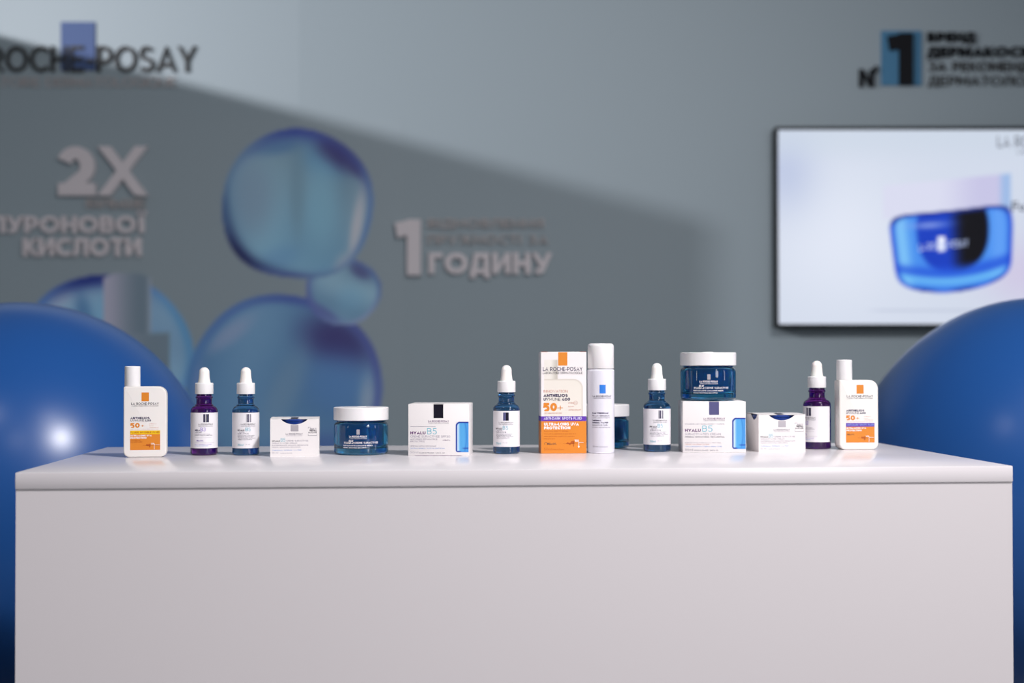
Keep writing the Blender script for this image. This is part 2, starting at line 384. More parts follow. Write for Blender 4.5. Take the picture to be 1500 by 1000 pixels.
# ------------------------------------------------------------------ wall mural (bubbles), printed flat
def ang_gauss(th, c, w):
    d = (th - math.radians(c) + math.pi) % (2*math.pi) - math.pi
    return np.exp(-(d/math.radians(w))**2)
def bubble(col, X, Y, cx, cy, rx, ry, seed, inner, blobs=(), rims=(), base_rim=(70, 110, 165), squ=0.0, alpha=0.85):
    dx = (X-cx)/rx; dy = -(Y-cy)/ry                       # dy up
    th = np.arctan2(dy, dx)
    d = np.sqrt(dx*dx+dy*dy) / (1 + 0.012*np.sin(3*th+seed) + 0.01*np.sin(5*th+2*seed) + squ*np.cos(4*th+0.6))
    ins = sstep(1.0, 0.975, d)*alpha
    ic = np.array(inner[0], float)[None, :]*(1-sstep(-0.8, 0.8, dx*0.6+dy))[:, None] + np.array(inner[1], float)[None, :]*sstep(-0.8, 0.8, dx*0.6+dy)[:, None]
    w = 0.5+0.5*np.sin(3.1*dx+2.3*dy+seed+1.6*np.sin(2.2*dy-dx+seed))
    ic = ic + (w[:, None]-0.5)*np.array([18, 18, 14.])
    for bx, by, brx, bry, rot, c, s in blobs:
        r = math.radians(rot); ux = (dx-bx)*math.cos(r)+(dy-by)*math.sin(r); uy = -(dx-bx)*math.sin(r)+(dy-by)*math.cos(r)
        ic = mix(ic, c, s*np.exp(-((ux/brx)**2+(uy/bry)**2)**1.5))
    rim = np.exp(-((d-0.975)/0.05)**2)
    ic = mix(ic, base_rim, 0.65*rim)
    for a, wd, c, s, rw in rims:
        ic = mix(ic, c, s*np.exp(-((d-0.95)/rw)**2)*ang_gauss(th, a, wd))
    return col*(1-ins[:, None]) + ic*ins[:, None]
LIT = 0.37                      # share of white that the shaded wall returns
WALL_S = (np.array(WALL[:3])*LIT)
WALL_S = 255*np.where(WALL_S <= 0.0031308, WALL_S*12.92, 1.055*WALL_S**(1/2.4)-0.055)
def mural_fn(x0, x1, y0, y1):
    def fn(X, Z):
        Y = -Z
        col = np.tile(WALL_S, (len(X), 1))
        # left bubble behind the printed dropper bottle
        col = bubble(col, X, Y, 155, 520, 128, 121, 1.0, ((72, 112, 142), (100, 130, 152)),
                     blobs=((-0.55, 0.68, .18, .12, 30, (135, 148, 165), .8), (-.25, .5, .1, .25, 10, (40, 76, 120), .7), (.1, .45, .3, .3, 0, (84, 136, 165), .5)),
                     rims=((100, 34, (20, 34, 96), 1.1, .12), (150, 20, (44, 80, 135), .8, .06), (15, 40, (60, 108, 142), .9, .07)), alpha=.9)
        # lower middle bubble
        col = bubble(col, X, Y, 416, 562, 146, 132, 2.2, ((62, 96, 128), (70, 102, 130)),
                     blobs=((.55, .46, .40, .28, -30, (38, 38, 82), 1.05), (.55, .0, .38, .34, -30, (56, 92, 134), .8), (-.55, .55, .3, .1, 40, (112, 120, 142), .6),
                            (.85, -.25, .10, .35, 0, (112, 126, 140), .8), (0.0, -.1, .16, .5, -20, (86, 110, 130), .6), (.3, -.75, .5, .2, 10, (42, 62, 112), .7), (-.9, .05, .08, .3, 0, (104, 108, 145), .6)),
                     rims=((85, 35, (46, 64, 118), 1, .06), (30, 40, (50, 58, 108), 1, .05), (170, 30, (54, 92, 132), .9, .07), (125, 25, (56, 84, 128), .8, .05), (-10, 30, (58, 72, 122), .8, .04)), base_rim=(66, 88, 122), alpha=.97)
        # small bubble
        col = bubble(col, X, Y, 503, 427, 56, 50, 0.4, ((84, 114, 134), (92, 120, 136)),
                     blobs=((.45, .62, .35, .22, -40, (50, 54, 92), .9), (-.5, -.6, .5, .14, -35, (60, 68, 112), .8), (.2, -.2, .4, .4, 0, (84, 124, 146), .5)),
                     rims=((110, 50, (60, 72, 118), 1, .10), (210, 50, (62, 72, 118), 1, .13), (20, 60, (58, 78, 118), .9, .08), (-60, 40, (108, 118, 140), .8, .08)), base_rim=(66, 84, 120), alpha=.97)
        # large upper bubble
        col = bubble(col, X, Y, 436, 300, 114, 113, 3.3, ((86, 122, 142), (86, 110, 124)),
                     blobs=((.35, .62, .32, .28, -25, (62, 104, 134), .7), (.50, .70, .20, .34, 48, (36, 36, 78), 1.1), (.72, .50, .07, .16, 36, (44, 44, 80), .8), (.76, -.28, .08, .50, -9, (134, 136, 142), .95),
                            (.60, -.78, .12, .18, -30, (124, 132, 140), .8), (-.2, .78, .5, .12, 12, (58, 88, 122), .8), (.30, 0, .26, .6, 0, (94, 134, 150), .7), (-.6, .1, .30, .55, 0, (94, 112, 128), .75), (-.25, -.7, .3, .16, 24, (72, 108, 140), .5),
                            (.0, .2, .10, .6, 0, (80, 106, 120), .6)),
                     rims=((90, 38, (38, 52, 112), 1, .09), (42, 26, (36, 40, 92), 1.1, .09), (222, 32, (22, 30, 66), 1.15, .10), (260, 24, (52, 66, 108), 1, .05), (185, 18, (40, 62, 96), .8, .05), (-5, 45, (62, 88, 126), .9, .04), (145, 30, (76, 100, 122), .7, .04)),
                     base_rim=(70, 92, 120), squ=-0.018, alpha=.97)
        # printed dropper bulb and collar
        w = sstep(36, 33, np.abs(X-186))*sstep(398, 402, Y-np.clip(14-np.sqrt(np.clip(38**2-(X-186)**2, 0, None))*.4, 0, 14)*1.0)*sstep(494, 488, Y)
        sh = sstep(-1, .6, (X-186)/36)
        g = np.array([124, 124, 138.])[None, :]*(1-sh[:, None]) + np.array([78, 92, 102.])[None, :]*sh[:, None]
        g = mix(g, (118, 124, 136), sstep(.75, 1., (X-186)/36))
        col = col*(1-w[:, None]) + g*w[:, None]
        w = sstep(64, 61, np.abs(X-186))*sstep(486, 492, Y+0.03*np.abs(X-186))
        sh = sstep(-1, .7, (X-186)/62)
        g = np.array([120, 120, 134.])[None, :]*(1-sh[:, None]) + np.array([80, 94, 104.])[None, :]*sh[:, None]
        col = col*(1-w[:, None]) + g*w[:, None]
        out = lin(col)/LIT
        return np.clip(out, 0, 0.95)
    return fn
M['mural'] = painted_mat('mural_print', rough=0.55)
mural = painted('mural', lambda V: [tuple(wall_pt(x, -z, 0.0006)) for x, z in V], -150, 590, -700, -175, 222, 158, mural_fn(0, 0, 0, 0), M['mural'])
tag(mural, 'translucent blue water bubbles and a grey dropper printed on the wall', 'mural')


# ------------------------------------------------------------------ raised wall lettering, one child per letter
def px_frame(px, py, off):
    return wall_pt(px, py, off)
def raised(name, V, P, material, parent, t, off=0.0):
    """V in photo pixels (x, -y, step): build a solid plate t thick standing on the wall"""
    n = len(V)
    dp = [v[2]*0.01 if len(v) > 2 else 0.0 for v in V]
    Fr = [tuple(wall_pt(v[0], -v[1], t+off+d)) for v, d in zip(V, dp)]; Bk = []
    for p, d in zip(Fr, dp):
        nn = Vector((0, 1, 0)) if p[0] >= XC else Vector((math.sin(BEND), math.cos(BEND), 0))
        Bk.append(tuple(Vector(p) + nn*(t+d-0.0005)))
    cnt = {}
    for p in P:
        for a, b in zip(p, p[1:]+p[:1]): cnt[(a, b)] = 1
    faces = list(P) + [tuple(i+n for i in reversed(p)) for p in P]
    for (a, b) in cnt:
        if (b, a) not in cnt: faces.append((b, a, a+n, b+n))
    return mesh_obj(name, Fr+Bk, faces, material, parent)
def word(parent, s, x0, x1, y0, y1, mt, t=0.012, bold=0.0, res=5, off=0.0):
    """letters of s placed between pixels x0..x1 and rows y0(top)..y1(bottom of capitals)"""
    L, W = layout(s, bold)
    for ch, x, V, P in L:
        if ch == ' ': continue
        G = np.column_stack([x0+(V[:, 0]+x)/W*(x1-x0), -(y1-V[:, 1]*(y1-y0)), V[:, 2]])
        raised('letter', G, P, M[mt], parent, t, off)
def plate(parent, name, x0, x1, y0, y1, mt, t=0.008):
    V, P = patch(x0, x1, -y1, -y0); return raised(name, V, P, M[mt], parent, t)

s = thing('brand_sign', 'dark raised brand lettering with a blue rectangle at the top of the wall', 'sign')
s['writing'] = 'LA ROCHE-POSAY'
plate(s, 'blue_rectangle', 89, 139, 32, 103, 'sign_blue', 0.006)
word(s, 'LA ROCHE-POSAY', -88, 286, 67, 105, 'letter_char', t=0.012, bold=-0.005)
word(s, 'LABORATOIRE DERMATOLOGIQUE', -84, 257, 113, 127, 'letter_slate', t=0.008, bold=-0.01, res=3)
s = thing('slogan_lettering', 'pale raised slogan starting with a big 2X above the printed dropper', 'sign')
word(s, '2X', 83, 212, 214, 286, 'letter_white', t=0.02, bold=0.045, off=0.002)
word(s, 'БІЛЬШЕ', 126, 212, 291, 304, 'letter_slate', t=0.012, bold=0.01, off=0.002)
word(s, 'ГІАЛУРОНОВОЇ', -72, 213, 316, 341, 'letter_white', t=0.016, bold=0.03, off=0.002)
word(s, 'КИСЛОТИ', 33, 206, 348, 375, 'letter_white', t=0.016, bold=0.03, off=0.002)
s = thing('slogan_lettering', 'pale raised slogan starting with a big 1 right of the bubbles', 'sign')
word(s, '1', 577, 616, 321, 403, 'letter_white', t=0.02, bold=0.05, off=0.002)
word(s, 'ВІДНОВЛЕННЯ', 627, 797, 320, 333, 'letter_slate', t=0.01, bold=0.012, off=0.002)
word(s, 'ПРУЖНОСТІ ЗА', 627, 803, 344, 357, 'letter_slate', t=0.01, bold=0.012, off=0.002)
word(s, 'ГОДИНУ', 628, 808, 370, 401, 'letter_white', t=0.016, bold=0.04, off=0.002)
s = thing('ranking_sign', 'black raised number one on a sky blue plate above the screen', 'sign')
plate(s, 'blue_plate', 1291, 1350, 45, 125, 'sign_sky', 0.006)
word(s, '1', 1299, 1338, 48, 124, 'letter_black', t=0.016, bold=0.055)
word(s, 'N', 1259, 1281, 101, 127, 'letter_black', t=0.012, bold=0.035)
word(s, '°', 1281, 1286, 96, 126, 'letter_black', t=0.01, bold=0.02)
word(s, 'БРЕНД', 1359, 1429, 47, 61, 'letter_black', t=0.01, bold=0.04)
word(s, 'ДЕРМАКОСМЕТИКИ', 1359, 1592, 68, 83, 'letter_black', t=0.01, bold=0.035)
word(s, 'ЗА РЕКОМЕНДАЦІЯМИ', 1360, 1588, 90, 104, 'letter_char', t=0.008, bold=0.005)
word(s, 'ДЕРМАТОЛОГІВ', 1360, 1533, 111, 125, 'letter_char', t=0.008, bold=-0.012)

# ------------------------------------------------------------------ television
tv = thing('television', 'wide black framed television on the wall showing a blue cream jar', 'television', at_y(1395, 478, YW-0.04))
p0 = at_y(1135, 186, YW-0.06); p1 = at_y(1662, 479, YW-0.06)
cx, cz = (p0.x+p1.x)/2, (p0.z+p1.z)/2; Wt, Ht = p1.x-p0.x, p0.z-p1.z
tl = tv.location
hs = box_obj('housing', (cx-tl.x, YW-0.035-tl.y, cz-tl.z), (Wt, 0.05, Ht), M['tv_black'], tv, bevel=0.004)
box_obj('wall_mount', (cx-tl.x, YW-0.005-tl.y, cz-tl.z), (0.4, 0.011, 0.3), M['tv_black'], tv)
bz = 0.010
for nm, c, sz in (('bezel', (cx, cz+Ht/2-bz/2), (Wt, bz)), ('bezel', (cx, cz-Ht/2+bz/2), (Wt, bz)), ('bezel', (cx-Wt/2+bz/2, cz), (bz, Ht-2*bz)), ('bezel', (cx+Wt/2-bz/2, cz), (bz, Ht-2*bz))):
    box_obj(nm, (c[0]-tl.x, YW-0.062-tl.y, c[1]-tl.z), (sz[0], 0.006, sz[1]), M['tv_black'], tv)
def screen_fn(X, Z):
    Y = -Z
    col = np.tile(np.array([208, 216, 232.]), (len(X), 1))
    col = mix(col, (222, 228, 242), np.exp(-(((X-1230)/110)**2+((Y-350)/110)**2)))
    col = mix(col, (190, 200, 226), np.exp(-(((X-1150)/45)**2+((Y-250)/60)**2)))
    col = mix(col, (206, 200, 226), np.exp(-(((X-1500)/60)**2+((Y-400)/50)**2)))
    col = mix(col, (200, 212, 226), sstep(250, 200, Y)*.5)
    # lid
    u = (X-1387)/93
    yt = 262-9*u; yb = 304-8*u
    w = sstep(1.03, .98, np.abs(u))*sstep(yt-2, yt+4, Y)*sstep(yb+12, yb+6, Y)
    lc = np.tile(np.array([216, 218, 238.]), (len(X), 1)); lc = mix(lc, (198, 196, 228), sstep(-.2, .6, u)); lc = mix(lc, (158, 186, 228), sstep(.78, .92, u))
    col = col*(1-w[:, None])+lc*w[:, None]
    # glass body
    u = (X-1394-(Y-350)*.05)/(91-np.clip((Y-330)*.08, 0, 9)); tp = 305-9.5*u+3*(1-u*u); bt = 411-8*u+17*(1-np.clip(u*u, 0, 1)); v = (Y-tp)/(bt-tp)*2-1
    d = (np.abs(u)**7+np.abs(v)**7)**(1/7)
    w = sstep(1.02, .97, d)
    g = np.tile(np.array([70, 140, 235.]), (len(X), 1))
    g = mix(g, (128, 196, 246), np.exp(-((u+.82)/.13)**2)*.9)
    g = mix(g, (98, 160, 245), np.exp(-((u-.78)/.16)**2)*.9)
    inner = sstep(1.0, .85, np.sqrt((np.abs(u-.02)/.62)**2.6+(np.abs(v+.45)/1.0)**2.6))
    g = mix(g, (22, 62, 190), inner)
    g = mix(g, (12, 12, 20), inner*sstep(-.1, .25, u)*sstep(.75, .45, v))
    g = mix(g, (34, 84, 215), sstep(.25, .5, v)*sstep(.72, .6, v)*.8)
    g = mix(g, (110, 190, 245), np.exp(-((v-.72-.05*u)/.1)**2)*.8)
    g = mix(g, (150, 170, 235), np.exp(-(((u+.35)/.3)**2+((v+.68)/.08)**2))*.8)
    g = mix(g, (30, 70, 205), sstep(.87, .99, d)*.9)
    g = mix(g, (14, 22, 90), sstep(.9, 1, d)*sstep(-.6, -.9, v)*.8)
    g = mix(g, (18, 40, 150), sstep(.85, .97, v)*(.5+.5*np.sin(u*9))*.8)
    g = mix(g, (236, 240, 255), sstep(.05, .03, np.abs((u+.17)/1.6))*sstep(.2, .16, np.abs(v+.2)))
    col = col*(1-w[:, None])+g*w[:, None]
    # small print rows at the foot
    col = mix(col, (176, 184, 206), sstep(2, 1, np.abs(Y-455))*sstep(1260, 1300, X)*.6)
    return lin(col)*1.02
M['screen'] = painted_mat('screen_picture', emission=True)
tlv = Vector(tl)
sm = lambda V, o=0.062: [tuple(at_y(v[0], -v[1], YW-o-(v[2]*0.002 if len(v) > 2 else 0))-tlv) for v in V]
painted('screen', sm, 1140, 1657, -474.5, -190.5, 200, 112, screen_fn, M['screen'], tv)
for (tx, x0, x1, y0, y1, b, mt) in (('LA ROCHE-POSAY', 1461, 1600, 199, 216, 0, 'screen_ink'), ('LABORATOIRE DERMATOLOGIQUE', 1490, 1592, 220, 225, 0, 'screen_ink'),
                                    ('Fu', 1482, 1502, 295, 309, .03, 'screen_ink'), ('LA ROCHE-POSAY', 1346, 1418, 357, 368, 0, 'screen_white')):
    V, P = fit_text(tx, x0, x1, -y1, -y0, b)
    if mt == 'screen_white': V[:, 1] += (V[:, 0]-1346)*.1
    mesh_obj('screen_lettering', sm(V, 0.0625), P, M[mt], tv)

# ------------------------------------------------------------------ counter
FL, FR = at_z(22, 692, TOP), at_z(1484, 682, TOP)
ex = (FR-FL).normalized(); CW = (FR-FL).length; CD = 0.482
crz = math.atan2(ex.y, ex.x)
ct = thing('display_counter', 'white laminate display counter carrying the row of skincare products', 'counter', (FL.x, FL.y, 0), crz)
box_obj('countertop', (CW/2, CD/2, TOP-0.0095), (CW, CD, 0.019), M['counter'], ct, bevel=0.0012)
pw = 0.018; bo = TOP-0.019
box_obj('front_panel', (CW/2, 0.0018+pw/2, bo/2), (CW-0.001, pw, bo), M['counter_front'], ct)
box_obj('side_panel', (0.002+pw/2, CD/2+0.008, bo/2), (pw, CD-0.04, bo), M['counter_front'], ct)
box_obj('side_panel', (CW-0.002-pw/2, CD/2+0.008, bo/2), (pw, CD-0.04, bo), M['counter_front'], ct)
box_obj('back_panel', (CW/2, CD-0.004-pw/2, bo/2), (CW-0.004, pw, bo), M['counter_front'], ct)

# ------------------------------------------------------------------ balloons behind the counter
def balloon(cx, cy, a, b, D, label):
    c = at_y(cx, cy, D); k = D/F; A, B = a*k, b*k
    t = thing('balloon', label, 'balloon', (c.x, c.y, 0), 0.3, 'large blue balloons behind the counter')
    prof = []
    n = 48
    for i in range(n+1):
        ph = -math.pi/2 + math.pi*i/n
        r = A*math.cos(ph); z = c.z + B*math.sin(ph)
        if ph < -0.9: r *= 1-0.10*((-0.9-ph)/0.67)**2
        prof.append((max(r, 0), z))
    prof[0] = (0.010, prof[0][1]); prof[-1] = (0, prof[-1][1])
    lathe('skin', prof, 1.0, M['balloon'], t, seg=96)
    zb = c.z-B
    lathe('knot', [(0, zb+.006), (0.010, zb+.004), (0.013, zb-.006), (0.007, zb-.014), (0.018, zb-.03), (0.014, zb-.032), (0, zb-.02)], 1.0, M['balloon'], t, seg=24)
    lathe('stick', [(0, 0.02), (0.008, 0.02), (0.008, zb-.016), (0, zb-.016)], 1.0, M['stand'], t, seg=16)
    lathe('foot', [(0, 0), (0.13, 0), (0.13, 0.012), (0.1, 0.024), (0.02, 0.03), (0, 0.03)], 1.0, M['stand'], t, seg=48)
balloon(30, 742, 285, 299, 2.62, 'large bright blue balloon behind the counter, in front of the printed dropper')
balloon(1524, 738, 280, 302, 2.62, 'large deep blue balloon behind the counter, in front of the television')


# ------------------------------------------------------------------ products
def place(xc, yb, depth_px=0.0):
    p = at_z(xc, yb, TOP)
    if depth_px:
        u = p.y/F
        p = p + Vector((p.x/p.y, 1, 0)).normalized()*depth_px*u
    return p, p.y/F

GD = 'dropper bottles standing on the counter'
def dropper(xc, yb, H, hue, off, label, w=39.0):
    p, u = place(xc, yb, w/2)
    u = u*H/128.0
    r = w/2*128.0/H
    rz = math.atan2(-p.x, p.y) + math.radians(off)
    t = thing('dropper_bottle', label, 'bottle', (p.x, p.y, TOP), rz, GD)
    g = M['purple_glass'] if hue == 'purple' else M['blue_glass']
    lathe('glass_body', [(0, 1.2), (r*.6, 1.2), (r-4.5, 0)] + arc(r-3.5, 3.5, 3.5, -80, 0, 5) + [(r, 30)] +
          arc(r-8.5, 63.5, 8.5, 0, 72, 8) + arc(11.3+3.0, 75.8, 3.0, 250, 180, 4) + [(11.3, 82), (12.4, 83), (12.4, 84.6), (11.3, 85.6), (10.8, 88.8), (0, 88.8)], u, g, t)
    lathe('collar', [(0, 88.9), (13.1, 88.9), (13.3, 89.4), (13.1, 104.2), (12.5, 105), (8.8, 105.2), (0, 105.2)], u, M['cap_white'], t)
    lathe('bulb', [(0, 105.2), (9.1, 105.2), (8.8, 107), (8.0, 112), (7.6, 118)] + arc(0, 120.5, 7.5, 0, 90, 10)[0:-1] + [(0, 128)], u, M['rubber'], t)
    # pipette inside the neck is hidden by the dark glass; the label wraps the body
    hw = 100*math.pi/180*r
    V, P = patch(-hw, hw, 10.5, 62, 40)
    lb = mesh_obj('label', cyl_map(r, u, 0.12)(V), P, M['label'], t)
    mp = cyl_map(r, u, 0.28)
    if hue == 'purple':
        stripes = (('foil_dark', -4, -1.5), ('silver', -1.5, .3), ('foil_black', .3, 2), ('foil_violet', 2, 2.8), ('foil_black', 2.8, 4))
    elif off < -1 or xc == 742:
        stripes = (('foil_violet', -4, -.3), ('foil_black', -.3, 2.6), ('foil_dark', 2.6, 4))
    else:
        stripes = (('silver', -3.6, -1.8), ('foil_dark', -1.8, 0.2), ('silver', .2, 2.4), ('foil_dark', 2.4, 3.6))
    for mt, a, b in stripes: emblem(lb, mp, a, b, 48.2, 60, mt, 1)
    it = [('T', 'LA ROCHE-POSAY', -11.2, 10.6, 44.2, 46.4, 0, 2, 'ink'), ('T', 'LABORATOIRE DERMATOLOGIQUE', -11, 10.4, 42, 43.1, 0, 1, 'grey_ink')]
    if hue == 'purple':
        it += [('T', 'MELA', -16.8, -8.6, 35.4, 37.9, .03, 2, 'navy'), ('T', 'B3', -8, -.6, 35.2, 40.6, -.012, 3, 'lilac'),
               ('T', 'SERUM', -16.8, -6.5, 32.8, 34.4, 0, 1, 'grey_ink'), ('T', 'CONCENTRE ANTI-TACHES', -16.8, 6, 30.4, 31.5, 0, 1, 'grey_ink'),
               ('T', 'INTENSIF RAPIDE ET CORRECTEUR', -16.8, 9, 28.6, 29.7, 0, 1, 'grey_ink'),
               ('T', 'MELASYL', -14, -3.8, 20.5, 22.6, .01, 1, 'violet'), ('T', 'PEAUX SENSIBLES A TACHES', -16.8, 8, 15.6, 16.7, 0, 1, 'lilac'), ('T', 'TESTED ON SENSITIVE SKIN', -16.8, 3, 13.4, 14.5, 0, 1, 'blue_pale')]
        it += [('R', -17, 8, 25.8, 26.0, 12, 'pale_ink'), ('R', -17, 13, 18.6, 18.8, 12, 'pale_ink')]
    else:
        it += [('T', 'HYALU', -16.2, -6, 35.4, 37.8, .03, 2, 'ink'), ('T', 'B5', -4.6, 3, 35.4, 40.4, -.015, 3, 'aqua'),
               ('T', 'SERUM', -14, -5.8, 33, 34.4, 0, 1, 'pale_ink'), ('T', 'SURACTIVE', -16, 0, 30.6, 32.4, 0, 1, 'grey_ink'),
               ('T', 'CONCENTRE ANTI-RIDES', -16, 9, 28.2, 29.3, 0, 1, 'grey_ink'), ('T', 'REPULPANT REPARATEUR', -16, 7, 26.3, 27.4, 0, 1, 'grey_ink'),
               ('T', 'WITH HYALURONIC ACID AND B5', -16, 11, 24.4, 25.5, 0, 1, 'grey_ink'), ('T', 'WRINKLE CONCENTRATE', -16, 5, 22.5, 23.6, 0, 1, 'grey_ink'),
               ('T', '30ml', -16, -7.5, 14, 17, 0, 2, 'aqua'), ('T', '1 FL OZ', -5.5, 2, 15.6, 16.8, 0, 1, 'pale_ink')]
    prints(lb, mp, it)
    return t
dropper(299, 667, 128, 'purple', 8, 'dark purple dropper bottle beside the sunscreen bottle with a yellow band')
dropper(360, 667, 128, 'blue', 12, 'blue dropper bottle next to a purple dropper bottle and a low white carton')
dropper(742, 665, 129, 'blue', -2, 'blue dropper bottle standing between the square carton and the tall orange carton')
dropper(962.5, 662, 129, 'blue', 16, 'blue dropper bottle between the spray can and the stacked jar', w=40)
dropper(1197, 658, 128.5, 'purple', -36, 'dark purple dropper bottle partly behind a low white carton, label turned away', w=40)

def jar(xc, yb, w, z0, label, off=0.0, yc=None, text=True):
    p, u = place(xc, yb, w/2) if yc is None else (yc, yc.y/F)
    s_ = w/80.0; u = u*s_; r = 39.6
    rz = math.atan2(-p.x, p.y)+math.radians(off)
    t = thing('cream_jar', label, 'jar', (p.x, p.y, z0), rz, 'blue glass cream jars with white lids')
    k = 0.99
    lathe('glass_body', [(0, 2.0), (r-12, 2.0), (r-7, 0)] + arc(r-5, 5, 5, -85, 0, 6) + [(r, 25)] + arc(r-6.5, 41, 6.5, 0, 85, 8) + [(35.5, 47.6), (35.5, 49.3), (32.6, 49.3)] +
          [(32.6, 40)] + arc(26.5, 15, 6, 0, -90, 6)[::1] + [(0, 9)], u, M['jar_glass'], t, seg=96)
    lathe('inner_cup', [(0, 9.3), (26.3, 9.3)] + arc(26.3, 15, 5.7, -90, 0, 6) + [(32.2, 40), (32.2, 49.2), (0, 49.2)], u, M['cup_blue'], t, seg=96)
    lathe('lid', [(0, 49.6), (38.5, 49.6), (40, 50.2), (40.1, 67.3)] + arc(39.0, 67.3, 1.1, 0, 90, 4) + [(8, 68.7), (7.4, 69.3), (0, 69.5)], u, M['white_plastic'], t, seg=96)
    if text:
        mp = cyl_map(r, u, 0.2)
        emblem(t, mp, -2.4, 2, 30, 37.4, 'foil_grey', 2)
        prints(t, mp, [('T', 'LA ROCHE-POSAY', -13.5, 12.5, 25.8, 28.6, .02, 2, 'white_print'), ('T', 'LABORATOIRE DERMATOLOGIQUE', -13, 12.5, 23.6, 24.8, .0, 1, 'white_print'),
                       ('T', 'HYALU', -22, -14.5, 16.8, 19.6, .03, 2, 'white_print'), ('T', 'B5', -14, -7, 16.8, 22.2, -.005, 3, 'white_print'), ('T', 'CREME SURACTIVEE', -6, 30, 17, 19.6, 0, 2, 'white_print'),
                       ('T', 'REPULPANTE LISSANTE RIDES', -23, 21, 13.4, 15.2, .01, 2, 'white_print'), ('T', 'FIRMING SMOOTHING REPLUMPING', -23, 12, 10.4, 12, 0, 1, 'white_print')])
    return t
jar(529, 667, 80, TOP, 'blue glass cream jar with white lid standing alone between two white cartons', off=-6)
jar(885, 657, 73.5, TOP, 'blue cream jar mostly hidden behind the spray can', off=0, text=False)

